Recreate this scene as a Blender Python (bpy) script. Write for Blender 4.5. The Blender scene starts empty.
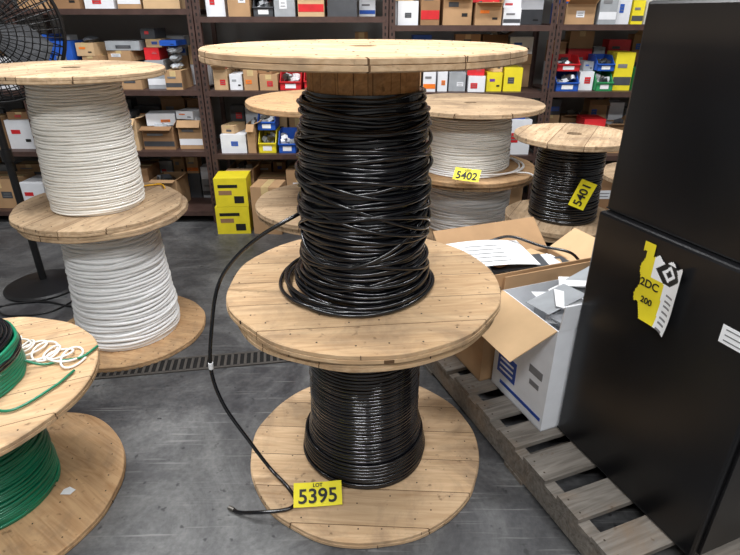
import bpy, math, random
from mathutils import Vector, Matrix, Euler, noise
R_ = random.Random(19)
scene = bpy.context.scene
COL = scene.collection
pi = math.pi

# ---------------------------------------------------------------- materials
def srgb(r, g, b):
    def f(c):
        c /= 255.0
        return c/12.92 if c <= 0.04045 else ((c+0.055)/1.055)**2.4
    return (f(r), f(g), f(b), 1)

def new_mat(name):
    m = bpy.data.materials.new(name); m.use_nodes = True
    nt = m.node_tree
    return m, nt, nt.nodes['Principled BSDF']

MATS = {}
def plain(name, rgb, rough=0.6, metal=0.0, var=0.12, scale=18.0, coat=0.0, spec=0.5, bump=0.0):
    if name in MATS: return MATS[name]
    m, nt, b = new_mat(name)
    c = srgb(*rgb)
    tc = nt.nodes.new('ShaderNodeTexCoord')
    nz = nt.nodes.new('ShaderNodeTexNoise'); nz.inputs['Scale'].default_value = scale
    nz.inputs['Detail'].default_value = 4
    nt.links.new(tc.outputs['Object'], nz.inputs['Vector'])
    rp = nt.nodes.new('ShaderNodeValToRGB')
    rp.color_ramp.elements[0].position = 0.3; rp.color_ramp.elements[1].position = 0.7
    rp.color_ramp.elements[0].color = (c[0]*(1-var), c[1]*(1-var), c[2]*(1-var), 1)
    rp.color_ramp.elements[1].color = (min(1, c[0]*(1+var)), min(1, c[1]*(1+var)), min(1, c[2]*(1+var)), 1)
    nt.links.new(nz.outputs['Fac'], rp.inputs['Fac'])
    nt.links.new(rp.outputs['Color'], b.inputs['Base Color'])
    b.inputs['Roughness'].default_value = rough
    b.inputs['Metallic'].default_value = metal
    b.inputs['Coat Weight'].default_value = coat
    b.inputs['Specular IOR Level'].default_value = spec
    if bump > 0:
        bm = nt.nodes.new('ShaderNodeBump'); bm.inputs['Strength'].default_value = bump
        bm.inputs['Distance'].default_value = 0.01
        nt.links.new(nz.outputs['Fac'], bm.inputs['Height']); nt.links.new(bm.outputs['Normal'], b.inputs['Normal'])
    MATS[name] = m
    return m

def wood(name, light, dark, plank=7.0, rot=0.0, seam=0.018, rough=0.85, seed=0.0, grain=1.0, dirt=0.62):
    if name in MATS: return MATS[name]
    m, nt, b = new_mat(name)
    N = nt.nodes.new; L = nt.links.new
    tc = N('ShaderNodeTexCoord')
    mp = N('ShaderNodeMapping'); mp.inputs['Rotation'].default_value = (0, 0, rot)
    mp.inputs['Location'].default_value = (seed, seed*0.37, 0)
    L(tc.outputs['Object'], mp.inputs['Vector'])
    sp = N('ShaderNodeSeparateXYZ'); L(mp.outputs['Vector'], sp.inputs[0])
    mul = N('ShaderNodeMath'); mul.operation = 'MULTIPLY'; mul.inputs[1].default_value = plank
    L(sp.outputs['Y'], mul.inputs[0])
    fl = N('ShaderNodeMath'); fl.operation = 'FLOOR'; L(mul.outputs[0], fl.inputs[0])
    fr = N('ShaderNodeMath'); fr.operation = 'FRACT'; L(mul.outputs[0], fr.inputs[0])
    wn = N('ShaderNodeTexWhiteNoise'); wn.noise_dimensions = '1D'; L(fl.outputs[0], wn.inputs['W'])
    off = N('ShaderNodeVectorMath'); off.operation = 'ADD'
    L(mp.outputs['Vector'], off.inputs[0])
    sc = N('ShaderNodeVectorMath'); sc.operation = 'SCALE'; sc.inputs['Scale'].default_value = 3.0
    L(wn.outputs['Color'], sc.inputs[0]); L(sc.outputs[0], off.inputs[1])
    m2 = N('ShaderNodeMapping'); m2.inputs['Scale'].default_value = (1.6, 26, 26); L(off.outputs[0], m2.inputs['Vector'])
    g = N('ShaderNodeTexNoise'); g.inputs['Scale'].default_value = 2.2; g.inputs['Detail'].default_value = 8
    g.inputs['Distortion'].default_value = 0.5; g.inputs['Roughness'].default_value = 0.62
    L(m2.outputs['Vector'], g.inputs['Vector'])
    m3 = N('ShaderNodeMapping'); m3.inputs['Scale'].default_value = (0.9, 7, 7); L(off.outputs[0], m3.inputs['Vector'])
    w = N('ShaderNodeTexNoise'); w.inputs['Scale'].default_value = 1.8; w.inputs['Detail'].default_value = 2
    w.inputs['Distortion'].default_value = 0.8
    L(m3.outputs['Vector'], w.inputs['Vector'])
    wm = N('ShaderNodeMath'); wm.operation = 'MULTIPLY'; wm.inputs[1].default_value = 9; L(w.outputs['Fac'], wm.inputs[0])
    wf = N('ShaderNodeMath'); wf.operation = 'PINGPONG'; wf.inputs[1].default_value = 0.5; L(wm.outputs[0], wf.inputs[0])
    rp = N('ShaderNodeValToRGB')
    rp.color_ramp.elements[0].position = 0.22; rp.color_ramp.elements[1].position = 0.76
    rp.color_ramp.elements[0].color = srgb(*dark); rp.color_ramp.elements[1].color = srgb(*light)
    a1 = N('ShaderNodeMath'); a1.operation = 'MULTIPLY_ADD'; a1.inputs[1].default_value = 0.32*grain
    L(wf.outputs[0], a1.inputs[0]); L(g.outputs['Fac'], a1.inputs[2])
    L(a1.outputs[0], rp.inputs['Fac'])
    tone = N('ShaderNodeMapRange'); tone.inputs['To Min'].default_value = 0.88; tone.inputs['To Max'].default_value = 1.1
    L(wn.outputs['Value'], tone.inputs['Value'])
    mx = N('ShaderNodeVectorMath'); mx.operation = 'SCALE'; L(rp.outputs['Color'], mx.inputs[0]); L(tone.outputs[0], mx.inputs['Scale'])
    d = N('ShaderNodeTexNoise'); d.inputs['Scale'].default_value = 4.5; d.inputs['Detail'].default_value = 9
    d.inputs['Roughness'].default_value = 0.68; d.inputs['Distortion'].default_value = 0.7
    dm = N('ShaderNodeMapping'); dm.inputs['Location'].default_value = (seed*2, 0, seed); L(tc.outputs['Object'], dm.inputs['Vector'])
    L(dm.outputs['Vector'], d.inputs['Vector'])
    dr = N('ShaderNodeMapRange'); dr.inputs['From Min'].default_value = 0.46; dr.inputs['From Max'].default_value = 0.68
    dr.inputs['To Min'].default_value = 0.0; dr.inputs['To Max'].default_value = dirt
    L(d.outputs['Fac'], dr.inputs['Value'])
    dx = N('ShaderNodeMix'); dx.data_type = 'RGBA'; dx.inputs['B'].default_value = srgb(132, 112, 92)
    L(dr.outputs[0], dx.inputs['Factor']); L(mx.outputs[0], dx.inputs['A'])
    k = N('ShaderNodeTexNoise'); k.inputs['Scale'].default_value = 38; k.inputs['Detail'].default_value = 3
    L(dm.outputs['Vector'], k.inputs['Vector'])
    kr = N('ShaderNodeMapRange'); kr.inputs['From Min'].default_value = 0.64; kr.inputs['From Max'].default_value = 0.74
    kr.inputs['To Max'].default_value = 0.55
    L(k.outputs['Fac'], kr.inputs['Value'])
    kx = N('ShaderNodeMix'); kx.data_type = 'RGBA'; kx.inputs['B'].default_value = srgb(84, 62, 44)
    L(kr.outputs[0], kx.inputs['Factor']); L(dx.outputs['Result'], kx.inputs['A'])
    lt = N('ShaderNodeMath'); lt.operation = 'LESS_THAN'; lt.inputs[1].default_value = seam; L(fr.outputs[0], lt.inputs[0])
    sm = N('ShaderNodeMix'); sm.data_type = 'RGBA'; sm.inputs['B'].default_value = srgb(98, 74, 52)
    L(lt.outputs[0], sm.inputs['Factor']); L(kx.outputs['Result'], sm.inputs['A'])
    L(sm.outputs['Result'], b.inputs['Base Color'])
    b.inputs['Roughness'].default_value = rough
    b.inputs['Specular IOR Level'].default_value = 0.2
    bm = N('ShaderNodeBump'); bm.inputs['Strength'].default_value = 0.35; bm.inputs['Distance'].default_value = 0.003
    L(g.outputs['Fac'], bm.inputs['Height']); L(bm.outputs['Normal'], b.inputs['Normal'])
    MATS[name] = m
    return m

def concrete():
    m, nt, b = new_mat('concrete_floor')
    N = nt.nodes.new; L = nt.links.new
    tc = N('ShaderNodeTexCoord')
    a = N('ShaderNodeTexNoise'); a.inputs['Scale'].default_value = 2.1; a.inputs['Detail'].default_value = 10; a.inputs['Roughness'].default_value = 0.7
    a.inputs['Distortion'].default_value = 0.9
    L(tc.outputs['Object'], a.inputs['Vector'])
    c = N('ShaderNodeTexNoise'); c.inputs['Scale'].default_value = 70; c.inputs['Detail'].default_value = 4
    L(tc.outputs['Object'], c.inputs['Vector'])
    rp = N('ShaderNodeValToRGB')
    e = rp.color_ramp.elements
    e[0].position = 0.36; e[0].color = srgb(54, 54, 57)
    e[1].position = 0.66; e[1].color = srgb(114, 114, 113)
    k = e.new(0.5); k.color = srgb(82, 82, 83)
    L(a.outputs['Fac'], rp.inputs['Fac'])
    mr = N('ShaderNodeMapRange'); mr.inputs['From Min'].default_value = 0.3; mr.inputs['From Max'].default_value = 0.7
    mr.inputs['To Min'].default_value = 0.78; mr.inputs['To Max'].default_value = 1.15
    L(c.outputs['Fac'], mr.inputs['Value'])
    s = N('ShaderNodeVectorMath'); s.operation = 'SCALE'; L(rp.outputs['Color'], s.inputs[0]); L(mr.outputs[0], s.inputs['Scale'])
    prev = s.outputs[0]
    for rot, lo, amt in ((.7, .64, .55), (-.5, .66, .45), (1.9, .65, .45)):
        sm = N('ShaderNodeMapping'); sm.inputs['Rotation'].default_value = (0, 0, rot); sm.inputs['Scale'].default_value = (2.5, 70, 1)
        sm.inputs['Location'].default_value = (rot*3, rot*5, 0)
        L(tc.outputs['Object'], sm.inputs['Vector'])
        v = N('ShaderNodeTexNoise'); v.inputs['Scale'].default_value = 1.0; v.inputs['Detail'].default_value = 3
        L(sm.outputs['Vector'], v.inputs['Vector'])
        gt = N('ShaderNodeMapRange'); gt.inputs['From Min'].default_value = lo; gt.inputs['From Max'].default_value = lo+.08; gt.inputs['To Max'].default_value = amt
        L(v.outputs['Fac'], gt.inputs['Value'])
        mx = N('ShaderNodeMix'); mx.data_type = 'RGBA'; mx.inputs['B'].default_value = srgb(140, 140, 138)
        L(gt.outputs[0], mx.inputs['Factor']); L(prev, mx.inputs['A']); prev = mx.outputs['Result']
    v2 = N('ShaderNodeTexNoise'); v2.inputs['Scale'].default_value = 26; v2.inputs['Detail'].default_value = 2
    L(tc.outputs['Object'], v2.inputs['Vector'])
    g2 = N('ShaderNodeMapRange'); g2.inputs['From Min'].default_value = 0.68; g2.inputs['From Max'].default_value = 0.74; g2.inputs['To Max'].default_value = .8
    L(v2.outputs['Fac'], g2.inputs['Value'])
    mx2 = N('ShaderNodeMix'); mx2.data_type = 'RGBA'; mx2.inputs['B'].default_value = srgb(40, 40, 42)
    L(g2.outputs[0], mx2.inputs['Factor']); L(prev, mx2.inputs['A'])
    L(mx2.outputs['Result'], b.inputs['Base Color'])
    r2 = N('ShaderNodeMapRange'); r2.inputs['To Min'].default_value = 0.28; r2.inputs['To Max'].default_value = 0.7
    L(a.outputs['Fac'], r2.inputs['Value']); L(r2.outputs[0], b.inputs['Roughness'])
    bm = N('ShaderNodeBump'); bm.inputs['Strength'].default_value = 0.15; bm.inputs['Distance'].default_value = 0.004
    L(c.outputs['Fac'], bm.inputs['Height']); L(bm.outputs['Normal'], b.inputs['Normal'])
    return m

M_wood1 = wood('pine_flange', (214, 184, 148), (174, 139, 102), plank=7.2, rot=0.35, seed=1.3)
M_wood2 = wood('pine_flange_b', (212, 181, 143), (172, 135, 97), plank=7.2, rot=-0.25, seed=4.1)
M_wood3 = wood('plywood_flange', (202, 166, 125), (164, 124, 86), plank=1.0, rot=0.8, seam=0.0, seed=2.2, grain=1.4)
M_wood4 = wood('aged_flange', (202, 176, 144), (154, 125, 94), plank=6.5, rot=0.1, seed=7.7, dirt=.75)
M_core = wood('reel_core_staves', (210, 160, 106), (160, 110, 66), plank=14, rot=pi/2, seed=3.0)
M_pallet = wood('weathered_pallet', (140, 134, 126), (80, 74, 68), plank=1.0, seam=0.0, seed=5.0)
M_black = plain('black_cable_jacket', (14, 15, 19), rough=0.2, var=0.2, spec=0.8)
M_blackwrap = plain('black_cable_wrapped', (18, 19, 24), rough=0.16, var=0.2, coat=0.8)
M_white = plain('white_cable_jacket', (244, 244, 243), rough=0.4, var=0.03)
M_cream = plain('cream_cable_jacket', (244, 241, 233), rough=0.35, var=0.04, coat=0.4)
M_green = plain('green_cable_jacket', (16, 122, 88), rough=0.35, var=0.15, coat=0.3)
M_nail = plain('nail_head', (62, 50, 40), rough=0.6, metal=0.3)
M_steel = plain('steel_bolt', (120, 116, 110), rough=0.45, metal=0.9)
M_yellow = plain('tag_yellow', (236, 222, 36), rough=0.5, var=0.03)
M_ink = plain('tag_ink', (22, 22, 22), rough=0.6)
M_rack = plain('rack_brown_steel', (78, 58, 52), rough=0.5, metal=0.2, var=0.2)
M_hole = plain('rack_hole_dark', (14, 12, 11), rough=0.9)
M_cab = plain('black_enamel', (18, 18, 20), rough=0.3, var=0.3, scale=4, spec=0.5)
M_cabseam = plain('cabinet_seam', (5, 5, 5), rough=0.9)
M_card = plain('cardboard', (178, 142, 104), rough=0.85, var=0.1, scale=9)
M_card2 = plain('cardboard_dark', (150, 114, 80), rough=0.85, var=0.1, scale=9)
M_card3 = plain('cardboard_pale', (200, 168, 128), rough=0.85, var=0.08, scale=9)
M_boxw = plain('white_carton', (226, 228, 232), rough=0.6, var=0.04)
M_boxg = plain('grey_carton', (156, 160, 164), rough=0.6)
M_dgrey = plain('dark_grey_parts', (70, 72, 76), rough=0.5)
M_byel = plain('bin_yellow', (232, 214, 44), rough=0.45, var=0.05)
M_bblue = plain('bin_blue', (34, 86, 180), rough=0.45)
M_bred = plain('bin_red', (204, 36, 42), rough=0.45)
M_bgreen = plain('bin_green', (50, 150, 90), rough=0.45)
M_orange = plain('label_orange', (236, 122, 30), rough=0.5)
M_purple = plain('label_purple', (110, 60, 150), rough=0.5)
M_navy = plain('print_blue', (32, 72, 160), rough=0.5)
M_paper = plain('paper_white', (238, 239, 240), rough=0.7, var=0.02)
M_print = plain('print_grey', (120, 120, 122), rough=0.7)
M_grate = plain('grate_iron', (84, 80, 76), rough=0.55, metal=0.3)
M_fan = plain('fan_black', (18, 18, 20), rough=0.4)
M_fanw = plain('fan_guard_wire', (30, 31, 33), rough=0.35, metal=0.4)
M_rope = plain('white_rope', (232, 228, 220), rough=0.8)
M_tape = plain('tape_tan', (206, 180, 130), rough=0.3)
M_ycord = plain('yellow_cord', (226, 170, 30), rough=0.5)
M_bag = plain('clear_poly_bag', (206, 212, 218), rough=0.2, var=.12, coat=.6)

# ---------------------------------------------------------------- mesh builder
class MB:
    def __init__(s): s.v = []; s.f = []; s.m = []; s.mats = []
    def mi(s, mat):
        if mat not in s.mats: s.mats.append(mat)
        return s.mats.index(mat)
    def box(s, c, d, mat, rz=0.0, M=None):
        x, y, z = d[0]/2, d[1]/2, d[2]/2
        b = len(s.v); i = s.mi(mat)
        T = Matrix.Translation(c) @ Matrix.Rotation(rz, 4, 'Z')
        if M is not None: T = M @ T
        for p in [(-x,-y,-z),(x,-y,-z),(x,y,-z),(-x,y,-z),(-x,-y,z),(x,-y,z),(x,y,z),(-x,y,z)]:
            s.v.append(tuple(T @ Vector(p)))
        for q in [(0,3,2,1),(4,5,6,7),(0,1,5,4),(1,2,6,5),(2,3,7,6),(3,0,4,7)]:
            s.f.append(tuple(b+k for k in q)); s.m.append(i)
    def poly(s, pts, mat, M=None):
        b = len(s.v)
        for p in pts:
            p = Vector(p)
            if M is not None: p = M @ p
            s.v.append(tuple(p))
        s.f.append(tuple(range(b, b+len(pts)))); s.m.append(s.mi(mat))
    def cyl(s, c, r, h, mat, n=16, axis='Z', r2=None):
        r2 = r if r2 is None else r2
        b = len(s.v); i = s.mi(mat)
        rot = {'Z': Matrix.Identity(4), 'X': Matrix.Rotation(pi/2, 4, 'Y'), 'Y': Matrix.Rotation(-pi/2, 4, 'X')}[axis]
        T = Matrix.Translation(c) @ rot
        for k in range(n):
            a = 2*pi*k/n
            s.v.append(tuple(T @ Vector((r*math.cos(a), r*math.sin(a), -h/2))))
            s.v.append(tuple(T @ Vector((r2*math.cos(a), r2*math.sin(a), h/2))))
        for k in range(n):
            j = (k+1) % n
            s.f.append((b+2*k, b+2*j, b+2*j+1, b+2*k+1)); s.m.append(i)
        s.f.append(tuple(b+2*k for k in reversed(range(n)))); s.m.append(i)
        s.f.append(tuple(b+2*k+1 for k in range(n))); s.m.append(i)
    def blob(s, c, d, mat, seed=0.0):
        b = len(s.v); i = s.mi(mat); nu, nv = 14, 8
        for a in range(nv+1):
            ph = -pi/2+pi*a/nv
            for q in range(nu):
                th = 2*pi*q/nu
                p = Vector((math.cos(ph)*math.cos(th), math.cos(ph)*math.sin(th), math.sin(ph)))
                k = 1+.35*noise.noise(p*2.2+Vector((seed, seed, seed)))
                s.v.append((c[0]+p.x*k*d[0]/2, c[1]+p.y*k*d[1]/2, max(c[2]-d[2]/2, c[2]+p.z*k*d[2]/2)))
        for a in range(nv):
            for q in range(nu):
                q2 = (q+1) % nu
                s.f.append((b+a*nu+q, b+a*nu+q2, b+(a+1)*nu+q2, b+(a+1)*nu+q)); s.m.append(i)
    def revolve(s, prof, mat, n=96, closed=True, jit=0.0, seed=0.0):
        b = len(s.v); i = s.mi(mat); P = len(prof)
        for k in range(n):
            a = 2*pi*k/n
            j = jit*noise.noise(Vector((math.cos(a)*3+seed, math.sin(a)*3, seed)))*2
            for (r, z) in prof:
                rr = r + (j if r > 0.1 else 0)
                s.v.append((rr*math.cos(a), rr*math.sin(a), z))
        for k in range(n):
            k2 = (k+1) % n
            for q in range(P if closed else P-1):
                q2 = (q+1) % P
                s.f.append((b+k*P+q, b+k2*P+q, b+k2*P+q2, b+k*P+q2)); s.m.append(i)
    def obj(s, name, parent=None, loc=(0,0,0), rot=(0,0,0), bevel=0.0, smooth=False):
        me = bpy.data.meshes.new(name)
        me.from_pydata(s.v, [], s.f)
        for m in s.mats: me.materials.append(m)
        for p, k in zip(me.polygons, s.m):
            p.material_index = k; p.use_smooth = smooth
        me.update()
        o = bpy.data.objects.new(name, me); COL.objects.link(o)
        o.location = loc; o.rotation_euler = rot
        if parent: o.parent = parent
        if bevel:
            bv = o.modifiers.new('bevel', 'BEVEL'); bv.width = bevel; bv.segments = 2; bv.limit_method = 'ANGLE'
            bv.angle_limit = 0.7
        return o

def empty(name, loc=(0,0,0), rot=(0,0,0)):
    o = bpy.data.objects.new(name, None); COL.objects.link(o)
    o.location = loc; o.rotation_euler = rot; o.empty_display_size = 0.1
    return o

def curve(name, splines, r, mat, parent=None, cyclic=False, loc=(0,0,0), res=2):
    cu = bpy.data.curves.new(name, 'CURVE'); cu.dimensions = '3D'
    cu.bevel_depth = r; cu.bevel_resolution = res; cu.use_fill_caps = True
    for pts in splines:
        sp = cu.splines.new('POLY'); sp.points.add(len(pts)-1)
        sp.points.foreach_set('co', [c for p in pts for c in (p[0], p[1], p[2], 1.0)])
        sp.use_cyclic_u = cyclic; sp.use_smooth = True
    cu.materials.append(mat)
    o = bpy.data.objects.new(name, cu); COL.objects.link(o); o.location = loc
    if parent: o.parent = parent
    return o

def text(s, size, loc, parent, mat, rot=(0,0,0), bold=.018):
    cu = bpy.data.curves.new('printed_text', 'FONT'); cu.body = s; cu.size = size; cu.align_x = 'CENTER'; cu.align_y = 'CENTER'
    cu.extrude = .0003; cu.offset = size*bold
    cu.materials.append(mat)
    o = bpy.data.objects.new('printed_text', cu); COL.objects.link(o); o.location = loc; o.rotation_euler = rot; o.parent = parent
    return o

def cat(pts, n=10):
    P = [Vector(p) for p in pts]; P = [2*P[0]-P[1]] + P + [2*P[-1]-P[-2]]
    out = []
    for i in range(1, len(P)-2):
        a, b, c, d = P[i-1:i+3]
        for k in range(n):
            t = k/n
            out.append(0.5*((2*b)+(c-a)*t+(2*a-5*b+4*c-d)*t*t+(3*b-a-3*c+d)*t**3))
    out.append(P[-2]); return out

def lerp_prof(prof, z):
    for (z0, r0), (z1, r1) in zip(prof, prof[1:]):
        if z <= z1: 
            t = max(0, (z-z0)/(z1-z0)); return r0+(r1-r0)*t
    return prof[-1][1]

def helix(prof, d, jit=0.002, seed=0.0, n=48, wob=0.35):
    z0, z1 = prof[0][0]+d*0.55, prof[-1][0]-d*0.5
    turns = (z1-z0)/d; N = int(turns*n); pts = []
    for k in range(N+1):
        th = 2*pi*k/n; z = z0 + (z1-z0)*k/N
        q = noise.noise(Vector((math.cos(th)*0.9+seed, math.sin(th)*0.9, th*0.13+seed)))
        q2 = noise.noise(Vector((math.cos(th)*1.1-seed, math.sin(th)*1.1+9, th*0.17+seed)))
        r = lerp_prof(prof, z) + jit*q*2
        zz = min(max(z + d*wob*q2*2, prof[0][0]+d*0.5), prof[-1][0])
        pts.append((r*math.cos(th), r*math.sin(th), zz))
    return pts

def reel(x, y, z0, H, R, t, core, fmat, fmat_bot=None, cable=None, rz=0.0, seed=0.0, nails=True, Rb=None, tilt=(0, 0)):
    e = empty('cable_reel', (x, y, z0), (tilt[0], tilt[1], rz))
    fmat_bot = fmat_bot or fmat
    def flange(nm, zb, mat, sd, R):
        mb = MB()
        prof = [(0.035, 0), (R-.003, 0), (R, .003), (R, t*.46), (R-.005, t*.49), (R-.005, t*.51), (R-.001, t*.54), (R-.001, t-.003), (R-.004, t), (0.035, t)]
        mb.revolve([(r, z) for r, z in prof], mat, n=112, jit=0.004, seed=sd)
        rr = random.Random(int(sd*10)+3)
        if nails:
            zt = t + .0006
            for ring, cnt in ((R*0.9, 26), (R*0.62, 16), (R*0.45, 12)):
                for k in range(cnt):
                    a = 2*pi*(k+rr.uniform(-.2, .2))/cnt; q = ring+rr.uniform(-.012, .012)
                    mb.cyl((q*math.cos(a), q*math.sin(a), zt-.001), 0.0026, .002, M_nail, n=6)
        for k in range(10):
            a = rr.uniform(0, 2*pi); zc = t*(.26 if rr.random() < .5 else .76)
            M = Matrix.Rotation(a, 4, 'Z') @ Matrix.Translation((R-.0025, 0, zc))
            mb.box((0, 0, 0), (.007, .0016, t*.36), M_nail, M=M)
        return mb.obj(nm, e, (0, 0, zb))
    flange('flange_bottom', 0, fmat_bot, seed+1, Rb or R)
    flange('flange_top', H-t, fmat, seed+2, R)
    mb = MB()
    n = 20; h = H-2*t
    for k in range(n):
        a = 2*pi*(k+.5)/n; w = 2*core*math.sin(pi/n)*0.97
        mb.box((0, 0, 0), (0.016, w, h+.002), M_core, M=Matrix.Translation((0, 0, t+h/2)) @ Matrix.Rotation(a, 4, 'Z') @ Matrix.Translation((core-.008, 0, 0)))
    mb.obj('core', e)
    if cable:
        pr = cable['prof']; d = cable['d']
        curve('cable_windings', [helix(pr, d, cable.get('jit', .002), seed, wob=cable.get('wob', .3))], d*0.5, cable['mat'], e)
        mb = MB()
        inner = [(core+.001, pr[0][0]+.002)] + [(r-d*.35, z+(.002 if i == 0 else 0)) for i, (z, r) in enumerate(pr)] + [(core+.001, pr[-1][0])]
        mb.revolve(inner, cable['mat'], n=64)
        mb.obj('cable_inner_layers', e, smooth=False)
    return e

# ---------------------------------------------------------------- room
def slab(name, c, d, mat):
    mb = MB(); mb.box((0, 0, 0), d, mat); return mb.obj(name, loc=c)
M_floor = concrete()
M_wall = plain('painted_block_wall', (150, 149, 146), rough=0.85, var=0.08, scale=3)
M_ceil = plain('ceiling_paint', (196, 198, 200), rough=0.9, var=0.05)
slab('floor', (0, 1, -0.05), (9, 8.4, 0.1), M_floor)
slab('wall_back', (0, 4.75, 1.8), (9, 0.1, 3.6), M_wall)
slab('wall_left', (-4.05, 1, 1.8), (0.1, 7.4, 3.6), M_wall)
slab('wall_right', (4.05, 1, 1.8), (0.1, 7.4, 3.6), M_wall)
slab('wall_front', (0, -2.75, 1.8), (9, 0.1, 3.6), M_wall)
slab('ceiling', (0, 1, 3.65), (9, 8.4, 0.1), M_ceil)

gd = empty('floor_drain_grate', (-0.8, 1.99, 0), (0, 0, 0.16))
mb = MB()
mb.box((0, 0, .0015), (3.2, .095, .003), M_hole)
mb.box((0, -.048, .003), (3.2, .012, .006), M_grate); mb.box((0, .048, .003), (3.2, .012, .006), M_grate)
for k in range(110):
    mb.box((-1.6+.0145+k*.029, 0, .0035), (.011, .09, .005), M_grate)
mb.obj('grate_bars', gd)

# ---------------------------------------------------------------- main stack
MX, MY = -0.018, 1.465
T = 0.028
low = reel(MX, MY, 0.0, 0.649, 0.394, T, 0.135, M_wood2, M_wood1, Rb=.401,
    cable=dict(prof=[(T, .196), (.09, .194), (.15, .186), (.19, .176), (.6, .172)], d=.012, mat=M_blackwrap, jit=.0012, wob=.12), rz=0.3, seed=1.0)
UPR = [(T, .184), (.06, .180), (.15, .170), (.28, .174), (.42, .171), (.52, .162), (.58, .154)]
up = reel(MX+0.001, MY, 0.649, 0.680, 0.396, T, 0.143, M_wood1, M_wood2, Rb=.404,
    cable=dict(prof=UPR, d=.0112, mat=M_black, jit=.0045, wob=.55), rz=-0.15, seed=2.0)
loops = []
for zc, tl, ph in ((.10,.03,.3),(.14,.05,2.0),(.2,.03,4.4),(.25,.10,1.2),(.23,.06,3.9),(.31,.02,0.2),(.36,.03,2.9),(.41,.025,5.1),(.46,.02,1.7),(.5,.012,.6),(.54,.01,3.0),(.08,.02,5.0),(.33,.05,4.9),(.17,.025,1.0),(.44,.02,4),(.27,.02,5.5),(.38,.03,1.1),(.21,.085,4.9),(.12,.04,4.2),(.29,.07,3.4),(.19,.06,.7),(.48,.02,5.6)):
    L = []
    for k in range(72):
        th = 2*pi*k/72
        z = zc + tl*math.cos(th-ph)+.005*math.sin(3*th+zc*40)
        r = lerp_prof(UPR, z)+.0088+.0035*math.sin(2*th+zc*70)
        L.append((r*math.cos(th), r*math.sin(th), max(z, T+.007)))
    loops.append(L)
curve('crossed_windings', loops, .0055, M_black, up, cyclic=True)
loops = []
for rad, ox, oy, zz in ((.206,-.018,-.008,.0),(.199,.002,-.012,.012),(.208,-.03,.0,.011),(.196,-.005,0,.024),(.228,-.028,.006,.0),(.193,.0,0,.036),(.215,-.012,-.018,.004)):
    L = []
    for k in range(72):
        th = 2*pi*k/72
        r = rad+.005*math.sin(3*th+rad*90)
        L.append((ox+r*math.cos(th), oy+r*math.sin(th), T+.0062+zz+.006*max(0, math.sin(2*th+rad*300))))
    loops.append(L)
curve('slack_windings', loops, .0058, M_black, up, cyclic=True)
loops = []
for rad, ox, oy, zz in ((.204,0,-.002,.0),(.206,-.003,-.002,.0115),(.205,.004,0,.023),(.204,0,-.002,.035),(.203,.0,0,.047),(.201,.0,0,.059),(.199,.0,0,.072),(.197,.0,0,.085)):
    L = []
    for k in range(72):
        th = 2*pi*k/72
        r = rad+.003*math.sin(3*th+rad*90)
        L.append((ox+r*math.cos(th), oy+r*math.sin(th), T+.0062+zz+.004*math.sin(2*th+rad*300)))
    loops.append([(x, y, max(z, T+.006)) for x, y, z in L])
curve('slack_windings', loops, .006, M_black, low, cyclic=True)

tail = [(-.02,1.645,.90),(-.12,1.63,.895),(-.2,1.49,.883),(-.311,1.45,.829),(-.398,1.43,.757),(-.448,1.41,.677),(-.480,1.40,.54),(-.50,1.40,.393),
        (-.47,1.381,.27),(-.39,1.343,.15),(-.328,1.319,.06),(-.27,1.27,.036),(-.234,1.216,.035),(-.236,1.19,.035),(-.262,1.175,.035),(-.33,1.168,.033),(-.403,1.185,.012),(-.43,1.20,.008)]
tl = curve('loose_cable_end', [cat(tail, 12)], .006, M_black)
mb = MB(); mb.cyl((0, 0, 0), .008, .022, M_paper, n=12)
mb.obj('tape_band', tl, (-.4985, 1.40, .41), (0.05, 0.05, 0))
mb = MB(); mb.cyl((0, 0, 0), .0072, .02, M_steel, n=12, axis='X')
mb.obj('cable_tip', tl, (-.434, 1.202, .0085), (0, 0, -.5))

# ---------------------------------------------------------------- tags
def tag(txt, loc, rot, w=.15, h=.07, ts=.062, small=True):
    e = empty('lot_number_tag', loc, rot)
    mb = MB()
    n = 10
    for k in range(n):
        x0 = -w/2+w*k/n; x1 = -w/2+w*(k+1)/n
        f = lambda x: .004*(x/(w/2))**2
        mb.poly([(x0,-h/2,f(x0)),(x1,-h/2,f(x1)),(x1,h/2,f(x1)),(x0,h/2,f(x0))], M_yellow)
    mb.obj('card', e)
    text(txt, ts, (0, -.008 if small else 0, .0035), e, M_ink)
    if small: text('LOT', .016, (0, h/2-.011, .0035), e, M_ink)
    return e
tag('5395', (-.163, 1.22, .052), (math.radians(24), 0, math.radians(5)), .15, .075)

# ---------------------------------------------------------------- left white stack
WX, WY = -1.165, 2.27
reel(WX, WY, 0, .63, .345, .026, .12, M_wood4, M_wood3,
     cable=dict(prof=[(.026, .225), (.12, .222), (.3, .208), (.5, .198), (.6, .192)], d=.0165, mat=M_white, jit=.004, wob=.35), rz=.6, seed=3.0)
ws = reel(WX-.015, WY-.01, .633, .58, .350, .026, .12, M_wood4, M_wood4, Rb=.340,
     cable=dict(prof=[(.026, .182), (.12, .186), (.4, .178), (.553, .165)], d=.0105, mat=M_cream, jit=.002, wob=.25), rz=1.4, seed=4.0, tilt=(.018, 0))
curve('yellow_pull_cord', [cat([(.14,-.05,.12),(.2,-.02,.05),(.26,-.06,.033),(.3,-.12,.033),(.25,-.17,.033)], 8)], .004, M_ycord, ws)

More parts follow.
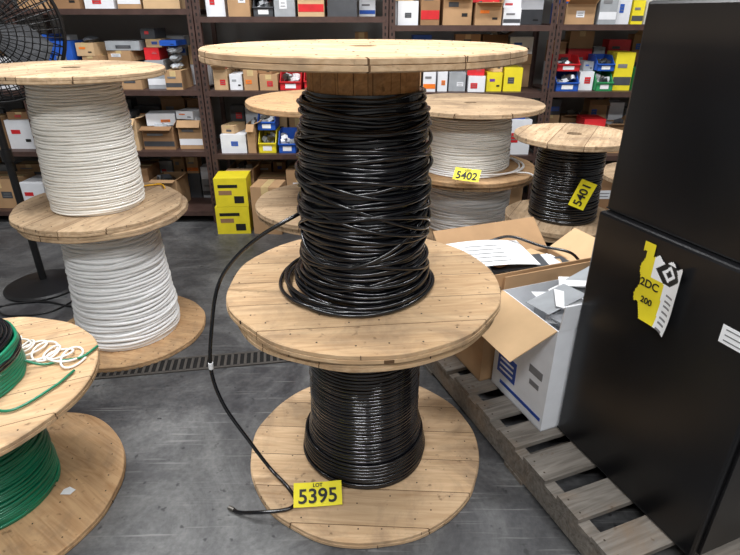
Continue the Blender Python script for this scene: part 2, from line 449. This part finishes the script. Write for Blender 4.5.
# ---------------------------------------------------------------- green reel + coil
GX, GY = -1.205, 1.256
gr = reel(GX, GY, 0, .445, .388, .026, .12, M_wood2, M_wood3,
     cable=dict(prof=[(.026, .188), (.2, .18), (.415, .17)], d=.0095, mat=M_green, jit=.003, wob=.5), rz=.2, seed=5.0)
cz = empty('wire_coil', (GX, GY, .445))
spl = []
rr = random.Random(5)
for k in range(26):
    rad = rr.uniform(.12, .185); zz = .008+.012*(k % 10); L = []
    ph = rr.uniform(0, 6)
    for q in range(60):
        th = 2*pi*q/60
        L.append(((rad+.004*math.sin(2*th+ph))*math.cos(th), (rad+.004*math.sin(2*th+ph))*math.sin(th), zz+.002*math.sin(th*2+ph)))
    spl.append(L)
for k in range(11):
    spl.append([(.19*math.cos(2*pi*q/60)+.002*math.sin(q+k), .19*math.sin(2*pi*q/60), .006+.0105*k) for q in range(60)])
curve('green_strands', spl, .0052, M_green, cz, cyclic=True)
curve('black_strands', [[(rad*math.cos(2*pi*q/60), rad*math.sin(2*pi*q/60), zc) for q in range(60)] for rad, zc in ((.17,.125),(.16,.13),(.148,.128),(.193,.075),(.194,.086),(.18,.122))], .0056, M_black, cz, cyclic=True)
curve('green_tail', [cat([(.17,.08,.03),(.22,.09,.008),(.27,.11,.008),(.32,.13,.008),(.34,.19,.008)], 8), cat([(.15,-.1,.01),(.25,-.12,.008),(.31,-.02,.008),(.33,.06,.008)], 8)], .004, M_green, cz)
pts = []
A = Vector((-1.33, 1.545)); B = Vector((-.90, 1.385))
for k in range(260):
    t = k/259; c = A.lerp(B, t); a = t*2*pi*13
    pts.append((c.x+.036*math.cos(a)*(1+.3*math.sin(a*.37)), c.y+.045*math.sin(a)*(1+.3*math.cos(a*.23))-.02*math.sin(t*pi), .4495+.004*(1+math.sin(a*1.3))))
curve('coiled_white_rope', [pts], .0035, M_rope)
mb = MB()
mb.poly([(-.02,-.01,0),(.015,-.014,.004),(.022,.008,.001),(0,.016,.006),(-.018,.01,.001)], M_paper)
mb.obj('paper_scrap', loc=(-.965, 1.25, .0285))

# ---------------------------------------------------------------- rear stacks
cb = lambda z0, z1, r, d, m, j=.002: dict(prof=[(z0, r*1.02), ((z0+z1)/2, r), (z1, r*.97)], d=d, mat=m, jit=j, wob=.35)
reel(-.21, 2.92, 0, .43, .42, .028, .13, M_wood4, M_wood3, rz=.9, seed=6.0)
reel(-.215, 2.92, .43, .575, .425, .028, .13, M_wood3, M_wood4, rz=.2, seed=7.0)
reel(.59, 3.22, 0, .21, .37, .024, .12, M_wood3, rz=.4, seed=8.0, cable=cb(.024, .18, .22, .012, M_white))
reel(.59, 3.215, .21, .35, .39, .026, .12, M_wood1, rz=1.9, seed=9.0, cable=cb(.026, .31, .26, .013, M_white, .006))
wr = reel(.575, 3.22, .56, .385, .415, .026, .12, M_wood4, M_wood3, rz=.1, seed=10.0, cable=cb(.026, .32, .245, .011, M_cream))
curve('slack_windings', [[((.29+.02*math.sin(2*t+p))*math.cos(t)+.02, (.29+.02*math.sin(2*t+p))*math.sin(t)-.03, .034+.006*q) for t in [2*pi*k/60 for k in range(60)]] for q, p in enumerate((.3, 1.5, 2.6))], .005, M_white, wr, cyclic=True)
curve('hanging_tail', [cat([(.2,-.25,.04),(.3,-.3,.035),(.33,-.34,-.06),(.30,-.38,-.2),(.2,-.42,-.32),(.05,-.46,-.36)], 10)], .005, M_white, wr)
tag('5402', (.51, 2.79, .64), (math.radians(50), 0, math.radians(-26)), .14, .07, .058)
reel(.96, 2.58, 0, .465, .268, .026, .1, M_wood4, rz=.5, seed=11.0, cable=cb(.026, .41, .17, .012, M_black))
reel(.962, 2.58, .465, .43, .276, .026, .1, M_wood4, rz=1.2, seed=12.0, cable=cb(.026, .39, .155, .011, M_black, .003))
tag('5401', (.975, 2.395, .655), (math.radians(80), math.radians(-70), 0), .13, .075, .055, small=False)
reel(1.66, 3.1, 0, .56, .30, .026, .1, M_wood4, rz=.2, seed=13.0, cable=cb(.026, .50, .2, .012, M_white))

# ---------------------------------------------------------------- pallet group
ANG = math.atan2(.36, .93)
def loc_pallet(v, u, z=0):
    return (.285+.93*v+.36*u, 1.855+.36*v-.93*u, z)
pl = empty('wooden_pallet', loc_pallet(0, 0), (0, 0, ANG))
mb = MB()
LW, LU, U0 = .80, 1.25, -.165
for vv in (.022, LW/2, LW-.022):
    mb.box((vv, -(LU+U0)/2, .057), (.04, LU-U0, .084), M_pallet)
u = U0+.05; k = 1
rr = random.Random(2)
while u < LU:
    w = .095 if k % 3 else .11
    mb.box((LW/2+rr.uniform(-.006, .004), -u, .107), (LW+rr.uniform(-.01, .006), w, .016), M_pallet, rz=rr.uniform(-.008, .008))
    for vv in (.022, LW/2, LW-.022):
        for q in (-.025, .025): mb.cyl((vv, -u+q, .1148), .0035, .001, M_nail, n=6)
    u += w+.052; k += 1
for uu in (U0+.06, (LU+U0)/2, LU-.06):
    mb.box((LW/2, -uu, .0075), (LW, .1, .015), M_pallet)
mb.obj('boards', pl, bevel=.002)
PZ = .116

def cabinet(z0, z1, v0, v1, u0, u1, seams):
    e = empty('metal_cabinet', loc_pallet((v0+v1)/2, (u0+u1)/2, z0), (0, 0, ANG))
    w, d, h = v1-v0, u1-u0, z1-z0
    mb = MB(); mb.box((0, 0, h/2), (w, d, h), M_cab); mb.obj('body', e, bevel=.008)
    mb = MB()
    for zz in seams: mb.box((0, 0, zz), (w+.001, d+.001, .003), M_cabseam)
    mb.box((0, -d/2-.004, h/2), (w*.94, .008, h*.95), M_cab)
    mb.box((0, -d/2-.009, h/2), (.004, .002, h*.95), M_cabseam)
    mb.cyl((.05, -d/2-.02, h*.55), .009, .03, M_steel, axis='Y')
    mb.cyl((-.05, -d/2-.02, h*.55), .009, .03, M_steel, axis='Y')
    mb.obj('door_and_trim', e, bevel=.001)
    return e
c1 = cabinet(PZ, .905, .188, .78, .513, 1.05, [.01])
c2 = cabinet(.905, 1.43, .212, .78, .513, 1.05, [.006])
# peeling sticker
st = empty('peeling_sticker', loc_pallet(.186, .757, .778), (pi/2, 0, ANG-pi/2))
mb = MB()
W, H = .135, .205; nx, ny = 48, 76
def curlz(x, y):
    return .0015+max(0, x/(W/2)-.2)**2*.03 + (max(0, -y/(H/2)-.3))**2*.02
def inside(X, Y):
    if X < .30 and Y < .10+.1*math.sin(X*14): return False
    if Y > .86+.03*math.sin(X*21): return X < .25
    if X < .05+.04*math.sin(Y*17): return False
    return True
for i in range(nx):
    for j in range(ny):
        X = (i+.5)/nx; Y = (j+.5)/ny
        if not inside(X, Y): continue
        dd = abs(X-.66)+abs(Y-.72)*1.5
        m = M_byel
        if X > .60+.1*(.5-Y): m = M_paper
        if Y > .58 and X > .30:
            m = M_paper
            if X > .36 and Y < .84 and dd < .30: m = M_ink
            if dd < .16: m = M_paper
            if dd < .08: m = M_ink
        if X > .93: m = M_paper
        if X > .70 and Y < .5 and int(Y*40) % 3 == 0 and X < .9: m = M_print
        x0, x1 = -W/2+W*i/nx, -W/2+W*(i+1)/nx; y0, y1 = -H/2+H*j/ny, -H/2+H*(j+1)/ny
        mb.poly([(x0, y0, curlz(x0, y0)), (x1, y0, curlz(x1, y0)), (x1, y1, curlz(x1, y1)), (x0, y1, curlz(x0, y1))], m)
mb.obj('sheet', st, smooth=True)
text('2DC', .03, (-.026, -.005, .0022), st, M_ink)
text('200', .024, (-.022, -.05, .0045), st, M_ink)
for (uu, zz, w, h) in ((.99, .75, .10, .045), (1.0, 1.05, .07, .035), (1.01, .96, .05, .04)):
    mb = MB(); mb.box((0, 0, 0), (.001, w, h), M_paper)
    for q in range(3): mb.box((-.0008, 0, -h*.3+q*h*.3), (.0006, w*.8, h*.06), M_print)
    mb.obj('paper_label', loc=loc_pallet(.1872 if zz < .9 else .2112, uu, zz), rot=(0, 0, ANG))

def carton(name, v0, v1, u0, u1, z0, z1, mat, flaps, rz=0):
    e = empty(name, loc_pallet((v0+v1)/2, (u0+u1)/2, z0), (0, 0, ANG+rz))
    w, d, h = (v1-v0), (u1-u0), z1-z0; t = .005
    mb = MB()
    mb.box((0, 0, t/2), (w, d, t), mat)
    mb.box((-w/2+t/2, 0, h/2), (t, d, h), mat); mb.box((w/2-t/2, 0, h/2), (t, d, h), mat)
    mb.box((0, -d/2+t/2, h/2), (w-2*t, t, h), mat); mb.box((0, d/2-t/2, h/2), (w-2*t, t, h), mat)
    for (side, ang, ln, m) in flaps:
        if side == 'L': M = Matrix.Translation((-w/2, 0, h)) @ Matrix.Rotation(pi, 4, 'Z'); ww = d
        if side == 'R': M = Matrix.Translation((w/2, 0, h)); ww = d
        if side == 'F': M = Matrix.Translation((0, d/2, h)) @ Matrix.Rotation(pi/2, 4, 'Z'); ww = w
        if side == 'N': M = Matrix.Translation((0, -d/2, h)) @ Matrix.Rotation(-pi/2, 4, 'Z'); ww = w
        M = M @ Matrix.Rotation(-ang, 4, 'Y') @ Matrix.Translation((ln/2, 0, 0))
        mb.box((0, 0, 0), (ln, ww*.98, .004), m, M=M)
    mb.obj('carton_panels', e)
    return e, w, d, h
e, w, d, h = carton('open_carton', .125, .56, .20, .505, PZ, .515, M_boxw,
                    [('L', math.radians(-24), .18, M_card3), ('F', math.radians(92), .05, M_card), ('N', math.radians(85), .09, M_boxw), ('R', math.radians(20), .15, M_boxw)])
mb = MB()
mb.box((-w/2-.0006, .07, .12), (.001, .11, .09), M_navy)
mb.box((-w/2-.0006, -.02, .04), (.001, .24, .014), M_navy)
for q in range(3): mb.box((-w/2-.0012, .07, .095+q*.022), (.001, .08, .008), M_boxw)
mb.box((-w/2-.0006, -.085, .20), (.001, .07, .03), M_print)
mb.box((-w/2-.0006, -.085, .15), (.001, .05, .02), M_print)
mb.box((0, -d/2-.0006, .2), (.2, .001, .1), M_navy)
mb.obj('print', e)
mb = MB()
rr = random.Random(3)
mb.box((0, 0, (h-.1)/2), (w*.9, d*.9, h-.12), M_boxw)
mb.box((-.02, .03, h-.05), (.2, .14, .05), M_boxg, rz=.3)
mb.box((.07, -.06, h-.06), (.12, .1, .06), M_dgrey, rz=-.2)
for q in range(12):
    M = Matrix.Translation((rr.uniform(-.12, .12), rr.uniform(-.07, .07), h-.055+q*.009)) @ Euler((rr.uniform(-.15, .15), rr.uniform(-.2, .2), rr.uniform(-.7, .7))).to_matrix().to_4x4()
    mb.box((0, 0, 0), (rr.uniform(.1, .2), rr.uniform(.08, .14), .002), rr.choice([M_paper, M_paper, M_boxg, M_boxw]), M=M)
mb.obj('contents', e)
e, w, d, h = carton('cardboard_box', .08, .60, -.15, .185, PZ, .47, M_card,
                    [('L', math.radians(-35), .12, M_card2), ('F', math.radians(40), .16, M_card), ('R', math.radians(30), .15, M_card3), ('N', math.radians(92), .10, M_card)])
mb = MB()
mb.box((0, 0, h/2-.01), (w*.92, d*.9, h-.03), M_dgrey)
for q in range(9):
    M = Matrix.Translation((rr.uniform(-.12, .12), rr.uniform(-.05, .06), h+.0+q*.007)) @ Euler((rr.uniform(-.1, .1), rr.uniform(-.15, .15), rr.uniform(-.4, .4))).to_matrix().to_4x4()
    mb.box((0, 0, 0), (.22, .1, .004), rr.choice([M_paper, M_card, M_card3, M_dgrey, M_boxw]), M=M)
mb.obj('contents', e)
mb = MB()
n = 12
for q in range(n):
    x0 = -.17+.34*q/n; x1 = -.17+.34*(q+1)/n; f = lambda x: .012*math.cos(x*9)
    mb.poly([(x0, -.10, f(x0)), (x1, -.10, f(x1)), (x1, .10, f(x1)), (x0, .10, f(x0))], M_paper)
for q in range(5): mb.box((-.02, -.07+q*.03, .0135), (.16, .003, .0006), M_print)
mb.obj('paper_sheet', loc=loc_pallet(.19, .0, .56), rot=(.10, .04, ANG-.12))
curve('loose_black_cord', [cat([loc_pallet(.26, -.12, .56), loc_pallet(.34, -.08, .585), loc_pallet(.42, .02, .57), loc_pallet(.5, .1, .56), loc_pallet(.55, .13, .50)], 10)], .006, M_black)

# ---------------------------------------------------------------- shelving rack
RY, RD = 3.80, .46
ups = [-3.45, -2.30, -1.12, .12, 1.19, 2.40, 3.6]
rack = empty('storage_rack', (0, RY, 0))
mb = MB()
for x in ups:
    for dy in (0, RD):
        s = 1 if dy == 0 else -1
        for dx in (-.022, .022) if dy == 0 else (0,):
            mb.box((x+dx, dy, 1.15), (.036, .004, 2.3), M_rack)
            mb.box((x+dx+.016, dy+.016*s, 1.15), (.004, .034, 2.3), M_rack)
            if dy == 0:
                for k in range(60):
                    mb.box((x+dx, -.0024, .03+k*.038), (.010, .001, .018), M_hole)
mb.obj('uprights', rack)
lev = {0: [1.43, .94, .53, .09], 1: [1.43, .94, .53, .09], 2: [1.385, .935, .51, .09], 3: [1.335, .925, .50, .09], 4: [1.34, .93, .50, .09], 5: [1.34, .93, .5, .09]}
mb = MB()
for s_ in range(6):
    x0, x1 = ups[s_]+.02, ups[s_+1]-.02
    for z in lev[s_]+[1.9]:
        mb.box(((x0+x1)/2, 0.0, z-.016), (x1-x0, .006, .034), M_rack)
        mb.box(((x0+x1)/2, RD/2, z-.004), (x1-x0, RD, .008), M_rack)
        mb.box(((x0+x1)/2, RD, z-.016), (x1-x0, .006, .034), M_rack)
mb.obj('shelves', rack)

COLS = dict(c=M_card, d=M_card2, p=M_card3, w=M_boxw, g=M_boxg, k=M_dgrey, y=M_byel, b=M_bblue, r=M_bred, n=M_bgreen, o=M_orange, v=M_purple)
def stock_box(mb, x, y, z, w, d, h, col, lab, rz=0, rr=R_):
    mat = COLS[col]
    M = Matrix.Translation((x, y, z)) @ Matrix.Rotation(rz, 4, 'Z')
    B = lambda c, s, m: mb.box(c, s, m, M=M)
    opened = col in 'cdp' and h > .1 and rr.random() < .45
    if opened:
        t = .004
        for sx in (-1, 1): B((sx*(w/2-t/2), 0, h/2), (t, d, h), mat)
        for sy in (-1, 1): B((0, sy*(d/2-t/2), h/2), (w-2*t, t, h), mat)
        B((0, 0, h*.4), (w-2*t, d-2*t, h*.7), M_dgrey)
        for q in range(5):
            Mq = M @ Matrix.Translation((rr.uniform(-.3, .3)*w, rr.uniform(-.3, .2)*d, h*rr.uniform(.8, 1.05))) @ Euler((rr.uniform(-.5, .5), rr.uniform(-.5, .5), rr.uniform(0, 3))).to_matrix().to_4x4()
            mb.box((0, 0, 0), (w*.35, w*.25, .03), rr.choice([M_boxg, M_dgrey, M_boxw, M_steel, M_card3]), M=Mq)
        a = rr.uniform(-.9, .6)
        Mf = M @ Matrix.Translation((0, -d/2, h)) @ Matrix.Rotation(-a, 4, 'X') @ Matrix.Translation((0, -.03, 0))
        mb.box((0, 0, 0), (w*.96, .06, .003), mat, M=Mf)
        a = rr.uniform(.2, 1.2)
        Mf = M @ Matrix.Translation((w/2, 0, h)) @ Matrix.Rotation(-a, 4, 'Y') @ Matrix.Translation((.025, 0, 0))
        mb.box((0, 0, 0), (.05, d*.96, .003), mat, M=Mf)
    else:
        B((0, 0, h/2), (w, d, h), mat)
    f = -d/2
    if lab:
        st_ = rr.random()
        if st_ < .5:
            lw, lh = w*rr.uniform(.25, .45), h*rr.uniform(.2, .35); lx = rr.uniform(-.2, .2)*w; lz = h*rr.uniform(.35, .6)
            B((lx, f-.001, lz), (lw, .001, lh), COLS[lab])
            for q in range(2):
                B((lx, f-.002, lz-lh*.2+q*lh*.35), (lw*rr.uniform(.5, .8), .0008, lh*.09), M_print)
        elif st_ < .75:
            B((0, f-.001, h*.25), (w*.97, .001, h*.22), COLS[lab] if lab != 'w' or col != 'w' else M_navy)
            B((-w*.1, f-.0016, h*.65), (w*.5, .001, h*.1), M_print if col != 'k' else M_boxw)
        else:
            B((-w*.15, f-.001, h*.6), (w*.35, .001, h*.14), COLS[lab] if lab != 'w' else M_print)
            B((w*.25, f-.001, h*.3), (w*.2, .001, h*.1), M_ink)
    if col in 'cdp' and not opened:
        B((0, 0, h+.0006), (w*.98, .05, .001), M_tape)
        B((0, f-.0006, h*.85), (.04, .001, h*.3), M_tape)
def stock_bin(mb, x, y, z, w, d, h, col, rr=R_):
    mat = COLS[col]; x0, x1, y0, y1 = x-w/2, x+w/2, y-d/2, y+d/2; fl = h*.45
    for xx, t in ((x0, .004), (x1-.004, .004)):
        a = [(xx, y0, z), (xx, y1, z), (xx, y1, z+h), (xx, y0+d*.35, z+h), (xx, y0, z+fl)]
        b = [(q[0]+t, q[1], q[2]) for q in a]
        mb.poly(a[::-1], mat); mb.poly(b, mat)
        for i in range(5):
            j = (i+1) % 5; mb.poly([a[i], a[j], b[j], b[i]], mat)
    mb.box((x, y0+.002, z+fl/2), (w, .004, fl), mat); mb.box((x, y0-.004, z+fl), (w, .014, .008), mat)
    mb.box((x, y1-.002, z+h/2), (w, .004, h), mat); mb.box((x, y, z+.002), (w, d, .004), mat)
    mb.box((x, y0-.0015, z+fl*.5), (w*.5, .001, fl*.5), M_paper)
    for q in range(12):
        M = Matrix.Translation((x+rr.uniform(-.3, .3)*w, y0+d*rr.uniform(.15, .6), z+fl*rr.uniform(.7, 1.6))) @ Euler((rr.uniform(-.5, .5), rr.uniform(-.5, .5), rr.uniform(0, 3))).to_matrix().to_4x4()
        mb.box((0, 0, 0), (w*.3, w*.22, h*.2), rr.choice([M_boxg, M_steel, M_dgrey, M_boxw, M_paper]), M=M)

rows = [
 (-2.26, 1, 0, [(.22,.2,'c','w'),(.2,.14,'d','b'),(.2,.12,'w','r'),(.16,.2,'c','w'),(.25,.24,'p',None)], .3),
 (-2.26, 1, 1, [(.15,.34,'b','w'),(.14,.30,'b','w'),(.16,.16,'g','k'),(.24,.12,'c','k'),(.13,.18,'g','w'),(.12,.12,'c','k'),(.12,.2,'g','w'),(.10,.15,'g',None)], .36),
 (-2.26, 1, 2, [(.22,.2,'c','w'),(.2,.2,'d','w'),(.2,.22,'p','w'),(.24,.16,'d','k'),(.18,.2,'c','w')], .28),
 (-2.26, 1, 3, [(.3,.25,'c','w'),(.34,.3,'d','w'),(.2,.22,'c',None),(.26,.34,'d','w')], .3),
 (-1.06, 2, 0, [(.13,.16,'w','r'),(.15,.2,'c','w'),(.14,.12,'k','bin'),(.14,.2,'g','w'),(.18,.2,'p','r'),(.2,.16,'k',None)], .3),
 (-1.06, 2, 1, [(.10,.13,'p','r'),(.09,.10,'w','g'),(.10,.13,'c','o'),(.13,.10,'c','r'),(.15,.12,'r','bin'),(.13,.13,'r','bin'),(.12,.14,'w','r'),(.14,.1,'g',None),(.16,.2,'c','w')], .19),
 (-1.06, 2, 2, [(.19,.13,'w','b'),(.06,.2,'c',None),(.13,.15,'y','bin'),(.13,.14,'b','bin'),(.2,.2,'c','w'),(.22,.23,'d','w'),(.16,.2,'c','w')], .21),
 (-1.04, 2, 3, [(.2,.3,'c','w'),(.22,.22,'d','w'),(.2,.3,'c','w'),(.25,.24,'p','w'),(.3,.26,'c','w')], .3),
 (.17, 3, 0, [(.14,.14,'w','k'),(.13,.24,'d','r'),(.20,.2,'c','k'),(.18,.13,'c','o'),(.12,.10,'w','k'),(.2,.22,'c','w')], .28),
 (.17, 3, 1, [(.18,.14,'c','w'),(.09,.14,'w','o'),(.07,.13,'w','o'),(.12,.12,'g','w'),(.12,.10,'w','r'),(.11,.12,'y','v'),(.13,.15,'y','k'),(.11,.13,'c','w')], .18),
 (.17, 3, 2, [(.2,.2,'c','w'),(.2,.22,'w','b'),(.16,.2,'c','w'),(.2,.2,'g','w'),(.18,.24,'w','r')], .3),
 (.17, 3, 3, [(.3,.25,'c','w'),(.34,.3,'d','w'),(.3,.22,'c',None)], .3),
 (1.25, 4, 0, [(.20,.12,'c','w'),(.12,.2,'g','w'),(.10,.16,'w','b'),(.08,.14,'y','k'),(.14,.18,'w','r'),(.24,.2,'c','w')], .3),
 (1.25, 4, 1, [(.16,.12,'b','bin'),(.10,.12,'w','r'),(.12,.12,'n','bin'),(.13,.24,'y','k'),(.11,.14,'n','w'),(.2,.2,'w','o'),(.2,.2,'c','w')], .25),
 (1.25, 4, 2, [(.2,.14,'k','bin'),(.2,.18,'w','b'),(.16,.2,'c','w'),(.2,.2,'g','w'),(.18,.24,'w','r')], .3),
 (1.25, 4, 3, [(.3,.25,'c','w'),(.34,.3,'d','w'),(.3,.22,'c',None)], .3),
]
for sec in (0, 5):
    for li in range(4):
        rows.append((ups[sec]+.05, sec, li, [(.3,.2,'c','w'),(.2,.2,'bdwg'[li],'w'),(.3,.22,'c','k'),(.2,.2,'w','r')], .3))
for (x, sec, li, items, mh) in rows:
    mb = MB(); z = lev[sec][li]+.0005
    xend = ups[sec+1]-.05
    for (w, h, c, lab) in items:
        if x+w > xend: break
        yy = RY+.03+R_.uniform(0, .06)
        if lab == 'bin':
            stock_bin(mb, x+w/2, yy+.11, z, w*.95, .22, h, c)
            if mh > .2 and R_.random() < .6: stock_bin(mb, x+w/2, yy+.13, z+h+.004, w*.95, .2, h*.8, R_.choice('br'))
        else:
            dd = R_.uniform(.18, .24)
            stock_box(mb, x+w/2, yy+dd/2, z, w*.93, dd, h, c, lab, rz=R_.uniform(-.06, .06))
            top = h
            tgt = mh-R_.choice([0, .04, .08])
            while top < tgt-.03 and li < 3:
                w2 = w*R_.uniform(.5, .98); h2 = R_.uniform(.03, .08)
                if R_.random() < .2:
                    mb.blob((x+w/2, yy+dd/2, z+top+h2/2), (w2*.9, dd*.7, h2), R_.choice([M_bag, M_boxg, M_dgrey, M_paper]), seed=R_.random()*9)
                else:
                    stock_box(mb, x+w/2+R_.uniform(-.12, .12)*w, yy+dd/2+.01, z+top+.002, w2, dd*.8, h2, R_.choice('wgcrpkcbdpgwy'), R_.choice(['w', 'k', 'r', 'b', 'o', None]), rz=R_.uniform(-.25, .25))
                top += h2+.002
        x += w+R_.uniform(.002, .014)
    xx = ups[sec]+.08
    while xx < xend-.1:
        w = R_.uniform(.08, .2); top = 0
        tgt = R_.uniform(.24, .35)
        while top < tgt:
            h = R_.uniform(.06, .2)
            if top+h > .37: break
            stock_box(mb, xx+w/2, RY+.39, z+top, w*.94, .11, h, R_.choice('cdpcdgwkcdgkbrcw'), R_.choice(['w', 'k', 'r', 'b', 'o', None]), rz=R_.uniform(-.05, .05))
            top += h+.002
        xx += w+.008
    mb.obj('shelf_stock')

yb = empty('yellow_carton_stack', (-.965, RY-.125, 0), (0, 0, .06))
mb = MB()
for k, (hh, ww) in enumerate(((.2, .23), (.2, .22))):
    zc = k*.201+.1
    mb.box((k*.008, 0, zc), (ww, .2, .199), M_byel)
    mb.box((k*.008-.02, -.1006, zc+.045), (ww*.6, .001, .022), M_ink)
    mb.box((k*.008-.04, -.1006, zc+.0), (ww*.4, .001, .03), M_card2)
    mb.box((k*.008+.05, -.1006, zc-.05), (ww*.3, .001, .05), M_ink)
mb.obj('cartons', yb)
cbx = empty('closed_cardboard_box', (-.71, RY-.13, 0), (0, 0, -.1))
mb = MB(); mb.box((0, 0, .17), (.2, .2, .34), M_card); mb.box((0, 0, .3405), (.05, .2, .001), M_tape); mb.box((0, -.1006, .31), (.05, .001, .06), M_tape)
mb.box((.03, -.1006, .15), (.1, .001, .07), M_paper)
mb.obj('box_body', cbx, bevel=.003)

# ---------------------------------------------------------------- pedestal fan
fn = empty('pedestal_fan', (-1.86, 2.76, 0))
mb = MB()
mb.revolve([(0.001, 0), (.20, 0), (.205, .012), (.19, .02), (.05, .045), (.001, .05)], M_fan, n=48)
mb.cyl((0, 0, .59), .019, 1.14, M_fan, n=16)
mb.cyl((0, 0, .75), .028, .06, M_fan, n=16)
mb.box((0, 0, 1.20), (.05, .06, .12), M_fan)
mb.obj('stand', fn, smooth=False)
hd = empty('head', (0.09, -.05, 1.34), (math.radians(8), 0, math.radians(25))); hd.parent = fn
mb = MB(); mb.cyl((0, .12, 0), .075, .18, M_fan, n=24, axis='Y'); mb.cyl((0, -.02, 0), .04, .1, M_fan, n=20, axis='Y')
for k in range(3):
    M = Matrix.Rotation(k*2*pi/3+.4, 4, 'Y')
    pr_ = [(.03,-.02,-.03),(.14,-.05,-.09),(.27,-.04,-.07),(.28,.01,.04),(.16,.03,.08),(.03,.02,.03)]
    mb.poly([(p[0], p[1], p[2]) for p in pr_], M_dgrey, M=M)
mb.obj('motor_and_blades', hd)
sp_ = []
for s, dep in ((-1, -.09), (1, .07)):
    for r in (.05, .08, .11, .14, .17, .2, .23, .26, .29, .31, .328):
        yv = dep*(1-(r/.33)**3)
        sp_.append([(r*math.cos(2*pi*k/48), yv-.0, r*math.sin(2*pi*k/48)) for k in range(49)])
    for k in range(48):
        a = 2*pi*k/48
        sp_.append([(r*math.cos(a), dep*(1-(r/.33)**3), r*math.sin(a)) for r in (.04, .1, .17, .24, .3, .33)])
curve('guard_wires', sp_, .0028, M_fanw, hd, res=1)
curve('guard_rim', [[(.33*math.cos(2*pi*k/64), 0, .33*math.sin(2*pi*k/64)) for k in range(64)]], .009, M_fan, hd, cyclic=True)
curve('power_cord', [cat([(.1,.0,.03),(.25,-.1,.006),(.2,-.3,.006),(0,-.35,.006),(-.1,-.25,.006),(.1,-.2,.008),(.3,-.25,.006),(.35,-.1,.006)], 10)], .005, M_fan, fn)

# ---------------------------------------------------------------- lights
m, nt, b = new_mat('tube_glow')
b.inputs['Emission Color'].default_value = (.97, .98, 1, 1); b.inputs['Emission Strength'].default_value = 3.0
M_tube = m
M_fix = plain('fixture_white', (220, 220, 220), rough=.5)
def fixture(x, y, power, rz=0, L=1.3):
    e = empty('fluorescent_fixture', (x, y, 3.45), (0, 0, rz))
    mb = MB(); mb.box((0, 0, .06), (L, .3, .05), M_fix)
    for yy in (-.08, .08): mb.cyl((0, yy, .02), .016, L*.95, M_tube, n=10, axis='X')
    mb.obj('housing', e)
    ld = bpy.data.lights.new('tube_light', 'AREA'); ld.shape = 'RECTANGLE'; ld.size = L; ld.size_y = .3
    ld.energy = power; ld.color = (.975, .985, 1)
    lo = bpy.data.objects.new('tube_light', ld); COL.objects.link(lo); lo.location = (0, 0, -.01); lo.parent = e
fixture(-1.0, 1.2, 50); fixture(1.0, 1.0, 36); fixture(-1.3, 2.5, 70); fixture(1.1, 2.5, 66)
fixture(-.6, -1.2, 82); fixture(1.2, -1.4, 60)
w = bpy.data.worlds.new('world'); scene.world = w; w.use_nodes = True
w.node_tree.nodes['Background'].inputs[0].default_value = (.8, .87, .95, 1)
w.node_tree.nodes['Background'].inputs[1].default_value = .3

# ---------------------------------------------------------------- camera
cd = bpy.data.cameras.new('camera'); cam = bpy.data.objects.new('camera', cd); COL.objects.link(cam)
cam.location = (0, 0, 1.40); cam.rotation_euler = (math.radians(64), 0, 0)
cd.sensor_width = 36; cd.lens = 36*540/740; cd.clip_start = .05
scene.camera = cam
scene.view_settings.view_transform = 'Standard'
scene.view_settings.exposure = 0.0
